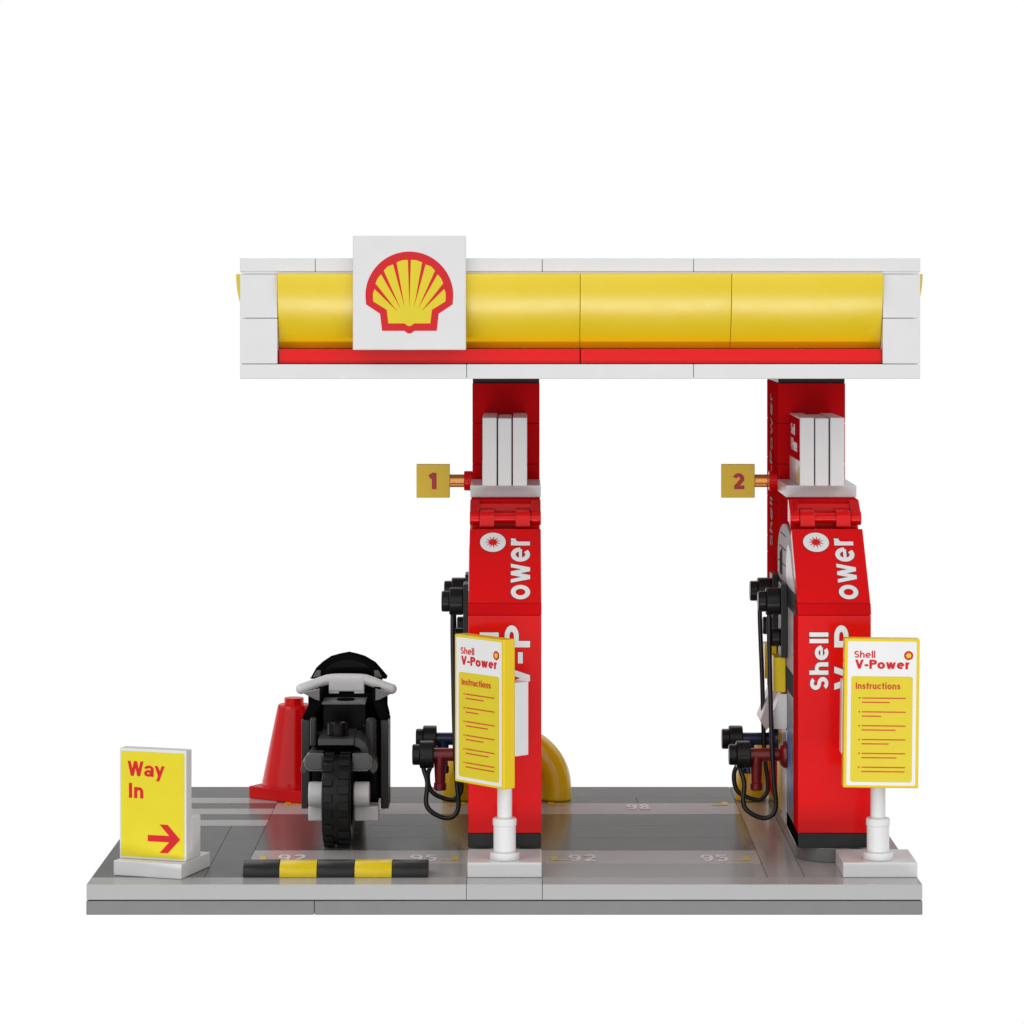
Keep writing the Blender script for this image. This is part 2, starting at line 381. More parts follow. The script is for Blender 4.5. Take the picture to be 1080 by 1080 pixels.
# ------------------------------------------------------------------ scallop emblem sign
sg = thing('emblem_sign', (-2.9, .25, 14.06), 'square white sign with a red and yellow scallop emblem on the canopy front', 'sign')
bm = new(); box(bm, -4.39, -1.41, .02, .4, 14.06, 17.07, .03); obj('board', bm, WHITE, sg)
bm = new(); box(bm, -3.9, -1.9, .4, .75, 16.1, 16.4, .02); obj('bracket', bm, WHITE, sg)
M = frame((-2.9, .02, 15.565), (1, 0, 0), (0, 0, 1))
def E(x, y): return ((x-475)/308.3, (527-y)/308.3)
outer = [E(475+356*math.cos(R(a)), 550-357*math.sin(R(a))) for a in range(0, 181, 4)]
outer += [E(*p) for p in ((124, 620), (238, 697), (254, 835), (436, 835), (450, 848), (462, 854), (475, 857), (488, 854), (500, 848), (515, 835), (697, 835), (712, 697), (826, 620))]
bm = new(); poly_bm(bm, outer, M, .004, .006)
half = [(487, 260), (530, 262), (580, 280), (608, 297), (652, 314), (685, 350), (706, 378), (734, 412), (750, 452), (757, 492), (769, 530), (770, 560), (768, 597), (658, 665), (645, 775), (515, 775), (490, 793)]
yl = [E(*p) for p in half]+[E(475, 797)]+[E(950-x, y) for x, y in half[::-1]]
wb = new()
for a, b, c in (((463, 250), (487, 250), (475, 645)), ((582, 262), (610, 285), (513, 645)), ((688, 336), (710, 366), (545, 657)), ((758, 440), (768, 486), (572, 678))):
    poly_bm(wb, [E(*a), E(*b), E(*c)], M, .014, .003)
    if a[0] > 480: poly_bm(wb, [E(950-a[0], a[1]), E(950-b[0], b[1]), E(950-c[0], c[1])], M, .014, .003)
em = obj('emblem', bm, REDP, sg)
bm = new(); poly_bm(bm, yl, M, .008, .006); obj('emblem_shell', bm, YELP, em); obj('emblem_rays', wb, REDP, em)

# ------------------------------------------------------------------ pumps, written for the right-hand one (x 7.6..9.6)
PX = 8.6; L, Rr = 7.6, 9.6
isl = thing('kerb_island', (PX, 8, 0), 'low grey kerb island with rounded nose under the right pump marked 2', 'kerb island', 'kerb islands under the pumps')
pts = [(PX+math.cos(R(a)), 4.09+math.sin(R(a))) for a in range(180, 361, 6)]+[(Rr, 13.2), (L, 13.2)]
bm = new(); prism(bm, pts, 'z', .005, .4, .02); obj('island', bm, MGREY, isl)
bm = new(); cyl(bm, (PX+.0, 3.75, 0), 'z', .39, .46, .3); obj('stud', bm, CHAR, isl)

cl = thing('column', (PX, 11.8, .4), 'tall red canopy column behind the right pump, number 2 flag at its side', 'column', 'red canopy columns')
bm = new(); zz = [.4, 1.6, 2.8, 4.0, 5.2, 6.4, 7.6, 8.1, 9.31, 10.51, 11.71, 12.9]
for a, b in zip(zz, zz[1:]):
    box(bm, L+.012, Rr-.012, 9.8, 13.15 if a < 2.8 else 13.9, a+.006, b-.006, .015)
obj('shaft', bm, REDM, cl)
bm = new(); box(bm, L+.02, Rr-.02, 9.85, 13.85, 12.9, 13.285, .02); obj('cap', bm, BLACK, cl)
M = frame((L+.012, 11.9, 0), (0, 0, 1), (0, 1, 0)); M = frame((L+.012, 11.9, 0), (0, 0, 1), (0, -1, 0)) if False else M
M = frame((L+.012, 0, 0), (0, 0, 1), (0, 1, 0))    # normal = u x v = (-1,0,0)
bm = new(); text_bm(bm, 'Shell V-Power', M, 7.9, 12.5, 11.8, 12.7, w=.15, lift=.003); obj('lettering', bm, mat('dull_white_print', (.45, .43, .43), .5, spec=0, bump=0), cl)

pu = thing('fuel_pump', (PX, 6.5, .4), 'red fuel pump on the right, the one beside the number 2 flag', 'fuel pump', 'red fuel pumps')
bm = new(); box(bm, L+.01, Rr-.01, 3.16, 6.7, .4, .8, .02); pl_ = obj('plinth', bm, CHAR, pu); bm = new(); box(bm, L-.002, L+.05, 3.19, 6.7, .41, .79, .005); obj('plinth_side_liner', bm, BIKEM, pl_)  # added thin matt liner keeps pale reflections off the plinth's side
# front shell: vertical face, folded band, sloping upper panel
bm = new(); prism(bm, [(3.12, .81), (3.12, 6.75), (4.5, 6.75), (4.5, .81)], 'x', L+.005, Rr-.005, .02); fp = obj('front_panel', bm, RED, pu); bm = new(); box(bm, L-.006, L+.05, 3.15, 4.5, .82, 6.73, .005); obj('panel_side_liner', bm, REDM, fp)  # added thin dull red liner keeps pale glancing reflections off the side
bm = new(); prism(bm, [(3.115, 6.76), (3.135, 6.86), (3.21, 7.075), (3.6, 7.075), (4.45, 6.76)], 'x', L, Rr, .015); obj('fold_strip', bm, REDM, pu)
bm = new(); prism(bm, [(3.22, 7.085), (5.22, 8.96), (5.5, 8.66), (3.85, 7.085)], 'x', L+.005, Rr-.005, .02); up = obj('upper_panel', bm, RED, pu)
bm = new(); prism(bm, [(4.5, .82), (4.5, 7.4), (5.9, 8.7), (6.4, 9.24), (9.79, 9.24), (9.79, .82)], 'x', L+.06, Rr-.03, .02); obj('core', bm, REDM, pu)
bm = new(); box(bm, L+.02, Rr-.02, 6.25, 9.78, 9.25, 9.72, .03); obj('top_plate', bm, REDM, pu)
# hinge
bm = new(); hy, hz = 5.72, 9.22
cyl(bm, (0, hy, hz), 'x', L+.03, Rr-.03, .15, bev=.01)
for a, b in ((L, L+.27), (Rr-.28, Rr)):
    cyl(bm, (0, hy, hz), 'x', a, b, .2, bev=.015); box(bm, a, b, hy, 6.35, hz-.14, hz+.2, .02)
    prism(bm, [(hy-.02, hz+.19), (6.24, 9.70), (6.4, 9.70), (6.4, hz)], 'x', a+.005, b-.005, .015)
box(bm, L+.05, Rr-.05, 6.1, 6.3, 8.75, 9.6, .02)
hinge = obj('hinge', bm, RED, pu)
for a, b in ((L+.28, L+.69), (L+1.29, L+1.69)):
    bm = new(); cyl(bm, (0, hy, hz), 'x', a, b, .23, bev=.015)
    prism(bm, [(hy-.22, hz+.03), (hy-.30, hz-.22), (hy+.1, hz-.36), (hy+.22, hz)], 'x', a, b, .02)
    prism(bm, [(hy-.12, hz+.19), (6.2, 9.5), (6.25, 9.2), (hy+.1, hz+.1)], 'x', a+.004, b-.004, .015)
    obj('hinge_finger', bm, RED, hinge)
# lettering on the front, reading upwards
MF = frame((PX, 3.12, 0), (0, 0, 1), (-1, 0, 0))        # u up, v left, normal -y
def front(s_, o_, txt, z0, z1, xl, xr, M, w):            # cap tops at left xl, baseline at right xr (local x)
    text_bm(s_, txt, M, z0, z1, -xr, -xl, lift=.009, w=w); text_bm(o_, txt, M, z0, z1, -xr, -xl, lift=.003, w=w, grow=.014, h=.001)
a_, b_ = new(), new()
front(a_, b_, 'Shell', 4.72, 6.29, -.67, -.17, MF, .20)
for t_, z0, z1 in (('V', 4.72, 5.36), ('-', 5.44, 5.75), ('P', 5.88, 6.44)): front(a_, b_, t_, z0, z1, -.01, .685, MF, .195)
obj('lettering_outline', b_, INK, fp); obj('lettering', a_, PRINTW, fp)
sl = Vector((0, 2.0, 1.875)).normalized(); MU = frame((PX, 3.22, 7.085), sl, (-1, 0, 0))
a_, b_ = new(), new(); front(a_, b_, 'ower', .12, 2.36, -.03, .69, MU, .185)
obj('lettering_outline', b_, INK, up); obj('lettering', a_, PRINTW, up)
bm = new(); poly_bm(bm, disc(2.22, .343, .375, 40), MU, .003, .003); obj('badge_rim', bm, INK, up)
bm = new(); poly_bm(bm, disc(2.22, .343, .36, 40), MU, .008, .004); obj('badge', bm, PRINTW, up)
bm = new(); poly_bm(bm, star(2.22, .343, .225, .095, 11), MU, .014, .003); obj('badge_star', bm, REDP, up)
# shelf and the three upright display slabs
bm = new(); box(bm, L-.005, Rr+.005, 6.87, 9.78, 9.725, 10.07, .02); obj('shelf', bm, WHITE, pu)
for k in range(3):
    a = L+.355+.432*k; top = 12.0 if k != 1 else 11.95
    bm = new()
    if k == 1: box(bm, a, a+.385, 6.45, 9.2, 10.075, 12.0, .03)
    else: box(bm, a-.01, a+.395, 6.4, 9.75, 10.075, 12.02, .03)
    sb = obj('display_slab', bm, WHITE, pu)
    if k == 0:
        M = frame((a-.01, 0, 0), (0, -1, 0), (0, 0, 1))      # normal -x ; u = -y
        bm = new(); poly_bm(bm, [(-9.68, 10.78), (-6.42, 10.78), (-6.42, 11.98), (-9.68, 11.98)], M, .003, .003); obj('red_print', bm, REDS, sb)
        bm = new(); text_bm(bm, 'Shell', M, -9.2, -7.9, 11.45, 11.75, lift=.008); text_bm(bm, 'V-Power', M, -9.2, -7.1, 11.0, 11.35, lift=.008)
        obj('slab_lettering', bm, PRINTW, sb)
        bm = new(); poly_bm(bm, [(-6.9, 10.15), (-6.45, 10.15), (-6.45, 10.6), (-6.9, 10.6)], M, .003, .003); obj('yellow_print', bm, YELP, sb)
# left side panels
bm = new(); box(bm, L+.0, L+.1, 4.52, 6.66, .82, 4.3, .01); obj('side_panel', bm, mat('steel_grey', (.17, .18, .19), .3, spec=.05, bump=0), pu)
bm = new(); box(bm, L-.01, L+.1, 6.7, 8.35, .44, 3.1, .01); wp = obj('white_side_panel', bm, WHITE, pu)
bm = new(); box(bm, L-.01, L+.1, 8.36, 8.5, .5, 3.1, .01); obj('red_edge', bm, RED, wp)
bm = new(); box(bm, L-.02, L+.1, 8.51, 9.75, .5, 3.1, .01); obj('yellow_edge', bm, YEL, wp)
bm = new(); prism(bm, [(4.9, 1.2), (6.2, 1.9), (6.2, 3.3), (5.2, 2.9)], 'x', L-.012, L+.02, .005); obj('blue_graphic', bm, mat('blue_graphic', (.08, .22, .5), .3, spec=.05, bump=0), pu)
bm = new(); box(bm, L-.01, L+.1, 4.52, 8.9, 4.32, 4.92, .01); obj('reader_window', bm, GLASS, pu)
bm = new(); box(bm, L-.005, L+.1, 4.1, 9.7, 4.94, 5.5, .01); box(bm, L-.005, L+.1, 4.1, 9.7, 5.51, 5.95, .01); box(bm, L-.005, L+.1, 4.1, 9.7, 5.96, 6.68, .01)
obj('grey_side_panel', bm, PANEL, pu)
bm = new(); box(bm, L-.03, L+.1, 3.5, 9.7, 6.7, 6.86, .01); prism(bm, [(3.6, 6.87), (9.7, 6.87), (9.7, 7.22), (3.9, 7.22)], 'x', L-.02, L+.1, .01); obj('dark_band', bm, mat('band_grey', (.03, .03, .031), .4, spec=.03), pu)
P = [(4.05, 7.24), (9.72, 7.24), (9.72, 8.0)]+[(6.9+2.82*math.cos(R(a)), 8.0+.95*math.sin(R(a))) for a in range(6, 91, 7)]+[(5.55, 8.75)]
bm = new(); prism(bm, P, 'x', L-.005, L+.09, .01); sc = obj('arched_side_panel', bm, PANEL, pu)
P = [(4.3, 7.3), (6.75, 7.3), (6.75, 7.7)]+[(5.9+.85*math.cos(R(a)), 7.7+.75*math.sin(R(a))) for a in range(10, 91, 10)]+[(5.3, 8.3)]
bm = new(); prism(bm, P, 'x', L-.02, L, .005); obj('screen_surround', bm, WHITE, sc)
bm = new()
for z_ in (7.75, 8.2, 8.6): box(bm, L-.012, L, 6.9, 9.5-.9*(z_-7.75), z_-.012, z_+.012, 0)
obj('panel_seams', bm, BIKEM, sc)
bm = new(); prism(bm, [(8.1, 7.4), (8.9, 7.4), (8.9, 8.0), (8.1, 8.2)], 'x', L-.02, L, .005); obj('screen', bm, GLASS, sc)
# nozzles, holsters and hoses on the left side, near one red, far one blue
for (y, m, lab) in ((6.7, DRED, 'dark red nozzle'), (9.8, BLUE, 'dark blue nozzle')):
    z = 2.42
    bm = new(); lathe(bm, [(0, 7.34), (.16, 7.36), (.30, 7.42), (.375, 7.5), (.385, 7.58), (.3, 7.6), (0, 7.6)], (0, y, z), 'x')
    cyl(bm, (0, y, z), 'x', 6.5, 7.4, .185, bev=.01)
    cyl(bm, (6.74, y, 0), 'z', 1.62, z+.02, .15, .185, bev=.01); cyl(bm, (6.74, y, 0), 'z', 1.41, 1.63, .18, bev=.03)
    nz = obj('nozzle', bm, m, pu, label=lab)
    bm = new(); cyl(bm, (0, y, z), 'x', 6.16, 6.56, .39, bev=.03); cyl(bm, (0, y, z), 'x', 5.95, 6.18, .295, bev=.03); obj('nozzle_cap', bm, BLACK, nz)
    # holster with the hose reel above
    z = 6.78
    bm = new(); box(bm, 7.4, 7.59, y-.45, y+.5, 5.22, 7.3, .03); hs = obj('holster', bm, CHAR, pu)
    bm = new(); cyl(bm, (0, y, z), 'x', 7.0, 7.4, .39, bev=.03); cyl(bm, (0, y, z), 'x', 6.78, 7.01, .295, bev=.03); obj('reel', bm, BLACK, hs)
    bm = new(); cyl(bm, (0, y, 5.76), 'x', 7.16, 7.4, .26, bev=.03); obj('knob', bm, BLACK, hs)
    # yellow and white boxes under it
    bm = new(); prism(bm, [(7.23, 5.18), (7.58, 5.18), (7.58, 4.18), (7.23, 4.18)], 'y', y+.05, y+1.0, .03); obj('yellow_box', bm, YEL, pu)
q = new(); prism(q, [(7.23, 3.14), (7.23, 3.66), (7.46, 4.14), (7.62, 4.14), (7.62, 3.14)], 'y', 6.72, 7.6, .02); prism(q, [(7.62, 3.14), (7.62, 4.14), (7.66, 4.14), (7.66, 3.14)], 'y', 5.6, 6.7, .01); obj('drip_guard', q, WHITE, pu)
q = new(); prism(q, [(7.02, 3.06), (7.42, 4.12), (7.6, 4.12), (7.6, 3.2), (7.2, 2.78)], 'y', 9.0, 10.4, .02); obj('drip_guard', q, WHITE, pu)
hose1 = [(7.2, 6.7, 6.6), (7.10, 6.68, 6.36), (7.12, 6.6, 4.47), (7.16, 6.5, 2.85), (7.21, 6.45, 1.77), (7.27, 6.42, 1.06), (7.17, 6.4, .76), (6.90, 6.4, .665), (6.53, 6.4, .82), (6.35, 6.45, 1.08), (6.38, 6.55, 1.64), (6.28, 6.65, 1.99), (6.24, 6.7, 2.3)]
hose2 = [(7.2, 9.8, 6.6), (7.07, 9.78, 6.39), (7.14, 9.7, 4.07), (7.19, 9.6, 2.11), (7.28, 9.6, 1.30), (7.28, 9.6, .92), (7.12, 9.6, .70), (6.9, 9.6, .67), (6.51, 9.6, .82), (6.34, 9.65, 1.05), (6.31, 9.7, 1.41), (6.42, 9.75, 1.75), (6.4, 9.8, 2.3)]
for h in (hose1, hose2):
    bm = new(); tube(bm, h, .068); obj('hose', bm, HOSE, pu)

hp = thing('hoop_barrier', (PX, 13.85, 0), 'yellow tubular hoop barrier at the foot of the right column', 'barrier', 'yellow hoop barriers')
bm = new()
pts = [(PX-1.5, 13.75, .01), (PX-1.5, 13.75, .35)]+[(PX-1.5*math.cos(R(a)), 13.75, .36+1.45*math.sin(R(a))) for a in range(15, 166, 15)]+[(PX+1.5, 13.75, .35), (PX+1.5, 13.75, .01)]
tube(bm, pts, .49, seg=32, n=6); obj('hoop', bm, mat('yellow_clear_plastic', (.97, .66, .008), .18, spec=.6), hp)

fl = thing('number_flag', (PX-2.15, 10.1, 10.0), 'square yellow flag with red number 2 sticking out from the right column', 'number sign', 'yellow pump number flags')
def Xf(v): return PX+v
bm = new(); box(bm, Xf(-2.645), Xf(-1.66), 9.98, 10.22, 9.505, 10.495, .02); cyl(bm, (Xf(-2.15), 0, 10), 'y', 10.2, 10.38, .3); obj('plate', bm, GOLD, fl)
bm = new(); cyl(bm, (0, 10.1, 10), 'x', Xf(-1.66), Xf(-1.15), .19, bev=.01); obj('pin', bm, AMBER, fl)
bm = new(); cyl(bm, (0, 10.1, 10), 'x', Xf(-1.24), Xf(-.99), .29, bev=.02); obj('socket', bm, RED, fl)
MN = frame((Xf(-2.15), 9.98, 10.0), (1, 0, 0), (0, 0, 1))
NUMR = mat('number_red', (.45, .02, .03), .35, bump=0)
bm = new(); text_bm(bm, '2', MN, -.16, .18, -.24, .23, w=.225); dig2 = obj('number', bm, NUMR, fl)

# the left-hand pump group, nine studs to the left
for o, lab in ((isl, 'low grey kerb island with rounded nose under the left pump marked 1'), (cl, 'tall red canopy column behind the left pump, number 1 flag at its side'),
               (pu, 'red fuel pump in the middle, beside the number 1 flag and nearest the motorcycle'), (hp, 'yellow tubular hoop barrier showing either side of the middle pump'),
               (fl, 'square yellow flag with red number 1 sticking out from the left column')):
    c = copy_tree(o); c.location.x -= 9; c['label'] = lab
    if o is fl:
        for ch in c.children:
            if ch.name.startswith('number'):
                bm = new(); text_bm(bm, '1', MN, -.12, .10, -.24, .24, w=.28); me = bpy.data.meshes.new('number')
                bm.transform(Matrix.Translation(-fl.location)); bm.to_mesh(me); bm.free(); me.materials.append(NUMR); ch.data = me

# ------------------------------------------------------------------ instruction signs
def instruction_sign(x, ang, roll, label, du=0):
    t = thing('instruction_sign', (x, 1.5, 0), label, 'sign', 'yellow instruction signs on white posts')
    bm = new(); box(bm, x-.99, x+.99, .96, 2.96, .005, .4, .02); obj('foot', bm, WHITE, t)
    bm = new(); lathe(bm, [(0, .4), (.38, .4), (.4, .42), (.4, .56), (.38, .6), (.3, .6), (.3, 1.3), (.32, 1.32), (.32, 1.47), (.3, 1.5), (.2, 1.5), (.2, 3.3), (0, 3.3)], (x, 1.5, 0), 'z'); obj('post', bm, WHITE, t)
    hd = bpy.data.objects.new('head', None); COL.objects.link(hd); hd.parent = t
    bm = new(); box(bm, -1, 1, -.64, -.24, 0, 3.97, .03)
    MX = Matrix.Rotation(-ang, 4, 'Z') @ Matrix.Rotation(roll, 4, 'Y')
    MX = Matrix.Translation((x, 1.5, 2.4)) @ MX @ Matrix.Translation((du, 0, 0))
    bpy.data.objects.remove(hd)
    bm.transform(MX); bd = obj('board', bm, mat('sign_yellow', (.80, .58, .008), .25) if 'sign_yellow' not in bpy.data.materials else bpy.data.materials['sign_yellow'], t)
    bm = new(); box(bm, -1.02, 1.0, -.235, .24, .84, 2.80, .02); bm.transform(MX); obj('backing', bm, WHITE, t)
    F = MX @ frame((0, -.64, 0), (1, 0, 0), (0, 0, 1))
    w, y, r, o = new(), new(), new(), new()
    poly_bm(w, rrect(-.915, .915, .07, 3.90, .03), F, .004, .003)
    poly_bm(y, rrect(-.815, .82, .16, 2.97, .07), F, .010, .003)
    text_bm(r, 'Shell', F, -.74, -.183, 3.46, 3.64, w=.17, gap=.10, lift=.010); text_bm(r, 'V-Power', F, -.717, .722, 3.17, 3.41, w=.225, gap=.09, lift=.010)
    poly_bm(r, disc(.703, 3.53, .122, 28), F, .010, .003)
    poly_bm(y, star(.703, 3.53, .085, .055, 8), F, .016, .003)
    text_bm(o, 'Instructions', F, -.694, .49, 2.63, 2.80, w=.20, gap=.11, lift=.016)
    ends = (317, 270, 353, 315, 360, 407)
    for k in range(6):
        v = (917-(410+78*k))/212; v2 = v-.113
        poly_bm(o, [(-.52, v-.015), (.638, v-.015), (.638, v+.015), (-.52, v+.015)], F, .016, .003)
        e = (ends[k]-57)/215.5-1
        poly_bm(o, [(-.525, v2-.015), (e, v2-.015), (e, v2+.015), (-.525, v2+.015)], F, .016, .003)
        poly_bm(o, disc(-.59, v, .025, 10), F, .016, .003)
    pw = obj('white_print', w, PRINTW, bd, False); 
    for nm, b_, m_ in (('yellow_print', y, YELP), ('red_lettering', r, REDP), ('orange_lettering', o, ORED)): obj(nm, b_, m_, bd)
    return t
instruction_sign(-.4, R(48), 0, 'instruction sign turned sideways on a white post in front of the middle pump', -.31)
instruction_sign(9.6, R(.3), R(.65), 'instruction sign facing the viewer on a white post at the right edge of the base')

# ------------------------------------------------------------------ Way In sign
ang = R(-17.4)
ws = thing('entrance_sign', (-9.62, 1.92, 0), 'upright yellow sign reading Way In with a red arrow, on a white foot', 'sign', rz=ang)
bm = new(); box(bm, -.98, .98, -.98, .98, .005, .4, .02); obj('foot', bm, WHITE, ws, True)
bm = new(); box(bm, -.97, .97, -.62, -.24, .405, 3.36, .025); bd = obj('board', bm, WHITE, ws, True)
bm = new(); box(bm, -.6, .96, -.235, .08, .405, 1.5, .02); box(bm, -.6, .94, .08, .42, .405, 1.5, .02); obj('support', bm, WHITE, ws, True)
F = frame((-.97, -.62, .405), (1, 0, 0), (0, 0, 1))
WY = mat('way_in_yellow', (.74, .62, .008), .3, bump=0)
bm = new(); poly_bm(bm, rrect(.05, 1.89, .06, 2.88, .01), F, .003, .003); obj('yellow_print', bm, WY, bd, True)
bm = new()
text_bm(bm, 'Way', F, .24, 1.32, 2.22, 2.62, w=.165, gap=.04, lift=.008); text_bm(bm, 'In', F, .28, .70, 1.63, 2.03, w=.20, gap=.13, lift=.008)
obj('red_lettering', bm, REDP, bd, True); bm = new()
cv = .58
poly_bm(bm, [(u, cv+v) for u, v in ((.83, .085), (1.45, .085), (1.17, .38), (1.41, .38), (1.77, 0), (1.41, -.38), (1.17, -.38), (1.45, -.085), (.83, -.085))], F, .008, .003)
obj('arrow', bm, REDP, bd, True)

# ------------------------------------------------------------------ speed bump
sb = thing('speed_bump', (-4.9, 1.45, 0), 'low black and yellow striped speed bump behind the front edge of the base', 'speed bump')
prof = [(.95, 0.005)]+[(1.42-.47*math.cos(R(a)), .12+.27*math.sin(R(a))) for a in range(0, 181, 12)]+[(1.89, .005)]
for k in range(5):
    a = -7.4+k; bm = new(); prism(bm, prof, 'x', a+.006+(.03 if k == 0 else 0), a+.994-(.03 if k == 4 else 0), .012, True)
    obj('segment', bm, YEL if k % 2 else CHAR, sb, label='yellow segment' if k % 2 else 'black segment')

# ------------------------------------------------------------------ traffic cone
cn = thing('traffic_cone', (-6.96, 14.2, 0), 'plain red traffic cone on a square base behind the motorcycle', 'traffic cone', rz=R(-32))
bm = new(); box(bm, -.99, .99, -.99, .99, .005, .38, .02); obj('base', bm, RED, cn, True)
bm = new(); lathe(bm, [(0, .38), (.98, .38), (.98, .52), (.96, .58), (.52, 2.74), (.49, 2.83), (.46, 2.86), (.3, 2.86), (.3, 3.04), (.28, 3.06), (0, 3.06)], (0, 0, 0), 'z', 48); obj('body', bm, RED, cn, True)

# ------------------------------------------------------------------ motorcycle (rear end towards the camera)
BX = -5.06
mo = thing('motorcycle', (BX, 7.6, 0), 'black toy motorcycle with white handlebar, seen from behind, parked in the left bay', 'motorcycle')
def wheel(y, x):
    bm = new(); RR = 1.26
    lathe(bm, [(.72, -.36), (1.02, -.40), (1.17, -.40), (1.23, -.36), (RR, -.30), (RR, 0), (RR, .30), (1.23, .36), (1.17, .40), (1.02, .40), (.72, .36), (.72, -.36)], (x, y, 1.3), 'x', 72)
    for k in range(18):
        for side in (-1, 1):
            a = R(20*k+(10 if side > 0 else 0)); t = bmesh.new(); bmesh.ops.create_cube(t, size=1)
            x0, x1 = (-.38, -.10) if side < 0 else (.06, .36)
            for v in t.verts: v.co = ((x0+x1)/2+v.co.x*(x1-x0), v.co.y*.22, RR+.015+v.co.z*.10)
            bmesh.ops.bevel(t, geom=t.edges[:], offset=.012, segments=1, affect='EDGES')
            t.transform(Matrix.Translation((x, y, 1.3)) @ Matrix.Rotation(a, 4, 'X')); merge(bm, t)
    w = obj('wheel', bm, RUBBER, mo)
    bm = new(); lathe(bm, [(0, -.22), (.3, -.26), (.6, -.2), (.72, -.33), (.74, -.33), (.74, .33), (.72, .33), (.6, .2), (.3, .26), (0, .22)], (x, y, 1.3), 'x', 48); obj('rim', bm, CHAR, w)
wheel(5.8, -5.11); wheel(11.0, -5.03)
for a_, b_, c_ in ((-5.93, -5.53, -5.96), (-4.66, -4.22, -3.98)):
    bm = new(); cyl(bm, (0, 5.75, 1.45), 'x', a_, b_, .35, bev=.03, seg=32); obj('axle_hub', bm, WHITE, mo)
    x_, y_ = sorted((c_, b_ if c_ < -5 else a_)); bm = new(); box(bm, x_, y_, 5.9, 6.6, .66, 1.08, .04); obj('footrest', bm, WHITE, mo)
def px(pts, y):                                 # outline read at depth y, in studs
    s_ = 40.1*82/(82+y); return [((a-548)/s_, 15.66-(b-305)/s_) for a, b in pts]
for P_, Q_ in (([(318, 760), (326.5, 760), (326.5, 853), (318, 853)], [(318, 758), (328, 738), (334, 729), (341, 729), (338, 745), (327, 760)]), ([(410, 760), (401.5, 760), (401.5, 853), (410, 853)], [(410, 758), (405, 738), (399, 729), (392, 729), (395, 745), (401, 760)])):
    bm = new(); prism(bm, px(P_, 7.4), 'y', 7.4, 7.9, .02); sf = obj('side_fairing', bm, BIKEG, mo)
    bm = new(); prism(bm, px(P_, 7.4), 'y', 7.9, 8.6, .02); obj('fairing_dark_side', bm, BIKEM, sf)  # same wall in flat black, so its side shows no pale reflections
    bm = new(); prism(bm, px(Q_, 7.6), 'y', 7.6, 8.6, .02); obj('fairing_shoulder', bm, BIKEM, sf)  # slanted part coloured blacker than the wall below, as its angle darkens it
bm = new(); box(bm, -6.15, -3.86, 8.65, 9.3, .85, 3.9, .05); obj('body', bm, BIKEM, mo)
for a_, b_, z_ in ((-5.95, -5.58, 3.0), (-4.52, -4.05, 3.2)):
    bm = new(); box(bm, a_, b_, 7.3, 8.6, .9, z_, .06); obj('engine_side', bm, BIKE, mo)
bm = new(); box(bm, -5.6, -4.5, 7.4, 8.6, 1.4, 2.8, .05); obj('engine', bm, BIKE, mo)
bm = new(); cyl(bm, (-4.24, 7.0, 0), 'z', 2.3, 3.42, .15, bev=.06, seg=24); obj('shock_absorber', bm, BIKEG, mo)
bm = new(); box(bm, -5.98, -5.8, 6.9, 7.3, 2.6, 3.42, .06); obj('shock_absorber', bm, BIKEG, mo)
bm = new(); box(bm, -5.66, -4.66, 5.6, 7.7, 2.84, 3.02, .02); obj('rear_mudguard', bm, BIKEG, mo)
bm = new(); prism(bm, [(-4.66, 3.0), (-4.5, 2.98), (-4.34, 2.88), (-4.26, 2.7), (-4.26, 2.5), (-4.4, 2.5), (-4.5, 2.72), (-4.66, 2.8)], 'y', 5.8, 7.6, .02); obj('mudguard_edge', bm, BIKEG, mo)
bm = new(); lathe(bm, [(0, 3.02), (.3, 3.02), (.3, 3.36), (.28, 3.39), (.22, 3.39), (.20, 3.36), (.08, 3.36), (.08, 3.38), (0, 3.38)], (-5.15, 6.35, 0), 'z', 32); obj('tail_lamp', bm, SMOKE, mo)
for sgn, cx in ((-1, -5.775), (1, -4.42)):
    bm = new(); a = .245
    O = [(-a, .12), (-a+.1, .22), (a, .22), (a, -.22), (-a+.12, -.22), (-a, -.10)]
    if sgn > 0: O = [(-u, v) for u, v in O]
    prism(bm, [(cx+u, 2.39+v) for u, v in O], 'y', 5.45, 6.3, .03)
    O2 = [(cx+u*1.09, 2.375+v*1.12) for u, v in O]; pe = new(); prism(pe, O2, 'y', 5.52, 5.6, .01)
    O = [(-.16, .1), (.08, .42), (.2, .36), (.0, -.12), (-.1, -.2), (-.2, -.1)]
    if sgn > 0: O = [(-u, v) for u, v in O]
    prism(bm, [(cx+sgn*.2+u, 2.2+v) for u, v in O], 'y', 5.8, 7.0, .03)
    ex_ = obj('exhaust', bm, mat('exhaust_grey', (.075, .075, .078), .25, spec=.35) if 'exhaust_grey' not in bpy.data.materials else bpy.data.materials['exhaust_grey'], mo); obj('exhaust_rim', pe, DGREY, ex_)
bm = new(); box(bm, -5.66, -4.42, 7.75, 8.63, 2.95, 3.72, .03); seat = obj('seat', bm, BIKE, mo)
bm = new(); box(bm, -5.68, -4.42, 7.5, 8.63, 3.73, 3.80, .02); obj('seat_plate', bm, SEATG, seat)
bm = new(); cyl(bm, (-5.02, 8.05, 0), 'z', 3.79, 3.83, .26, bev=.005); obj('seat_hole_disc', bm, BIKEM, seat)  # black disc painted in for the shaded inside of a hole
bm = new(); box(bm, -5.55, -4.52, 8.7, 9.0, 3.95, 4.40, .04); box(bm, -5.55, -5.25, 8.72, 8.98, 3.86, 4.0, .02); box(bm, -4.82, -4.52, 8.72, 8.98, 3.86, 4.0, .02)
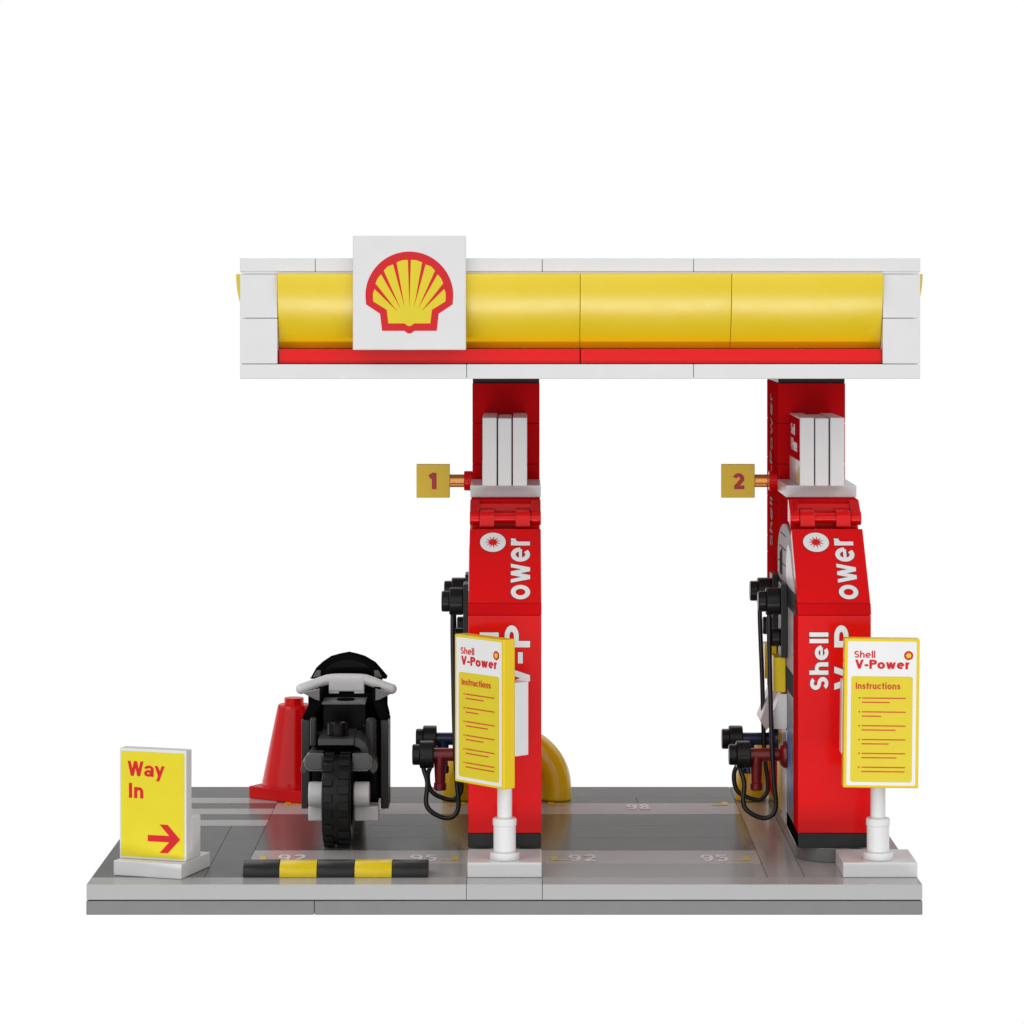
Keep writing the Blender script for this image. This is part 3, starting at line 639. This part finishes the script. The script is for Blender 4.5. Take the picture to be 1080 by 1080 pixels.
bar = [(-6.36, 8.7, 4.03), (-6.1, 8.75, 4.12), (-5.7, 8.83, 4.25), (-5.55, 8.85, 4.29), (-5.3, 8.85, 4.31), (-4.8, 8.85, 4.31), (-4.52, 8.85, 4.29), (-4.37, 8.83, 4.25), (-3.97, 8.75, 4.11), (-3.72, 8.7, 4.03)]
tube(bm, bar, .15, n=6, seg=20, caps=False)
for e_ in (bar[0], bar[-1]):
    t = bmesh.new(); bmesh.ops.create_uvsphere(t, u_segments=20, v_segments=12, radius=.15); t.transform(Matrix.Translation(e_)); merge(bm, t, True)
obj('handlebar', bm, WHITE, mo)
bm = new()
out = px([(327, 716), (332, 707), (339, 700.5), (348, 694.5), (357, 692), (367, 690), (376, 692), (384, 694.5), (395, 701), (402, 709), (408, 716)], 9.4)
inn = px([(396, 716), (393, 708), (385, 700.5), (376, 697), (367, 695.5), (357, 697), (349, 700.5), (341, 708), (338, 716)], 9.4)
prism(bm, out+inn, 'y', 9.4, 10.1, .015); obj('windshield_frame', bm, BIKEM, mo)
bm = new(); prism(bm, inn, 'y', 9.7, 9.8, .01); obj('windshield', bm, SMOKE, mo)
for f in (lambda a: a, lambda a: 733-a):
    bm = new(); prism(bm, px([(f(319), 731), (f(337), 727), (f(337), 739), (f(333), 738)], 7.4), 'y', 7.4, 7.6, .01); obj('fairing_wing', bm, MGREY, mo); bm = new()
    prism(bm, px([(f(331), 712), (f(334), 707), (f(338.5), 707), (f(338), 714), (f(330), 714.5)], 9.3), 'y', 9.25, 9.39, .01)
    obj('fairing_flap', bm, MGREY, mo)
bm = new(); prism(bm, [(-6.1, 3.4), (-5.9, 4.35), (-4.15, 4.35), (-3.95, 3.4), (-4.3, 2.2), (-5.75, 2.2)], 'y', 9.55, 10.9, .05); obj('front_fairing', bm, BIKEM, mo)
bm = new(); box(bm, -5.6, -5.47, 9.6, 11.1, 1.1, 2.6, .03); box(bm, -4.6, -4.47, 9.6, 11.1, 1.1, 2.6, .03); box(bm, -5.6, -4.47, 10.9, 11.1, 2.58, 2.7, .02); obj('front_fork', bm, CHAR, mo)
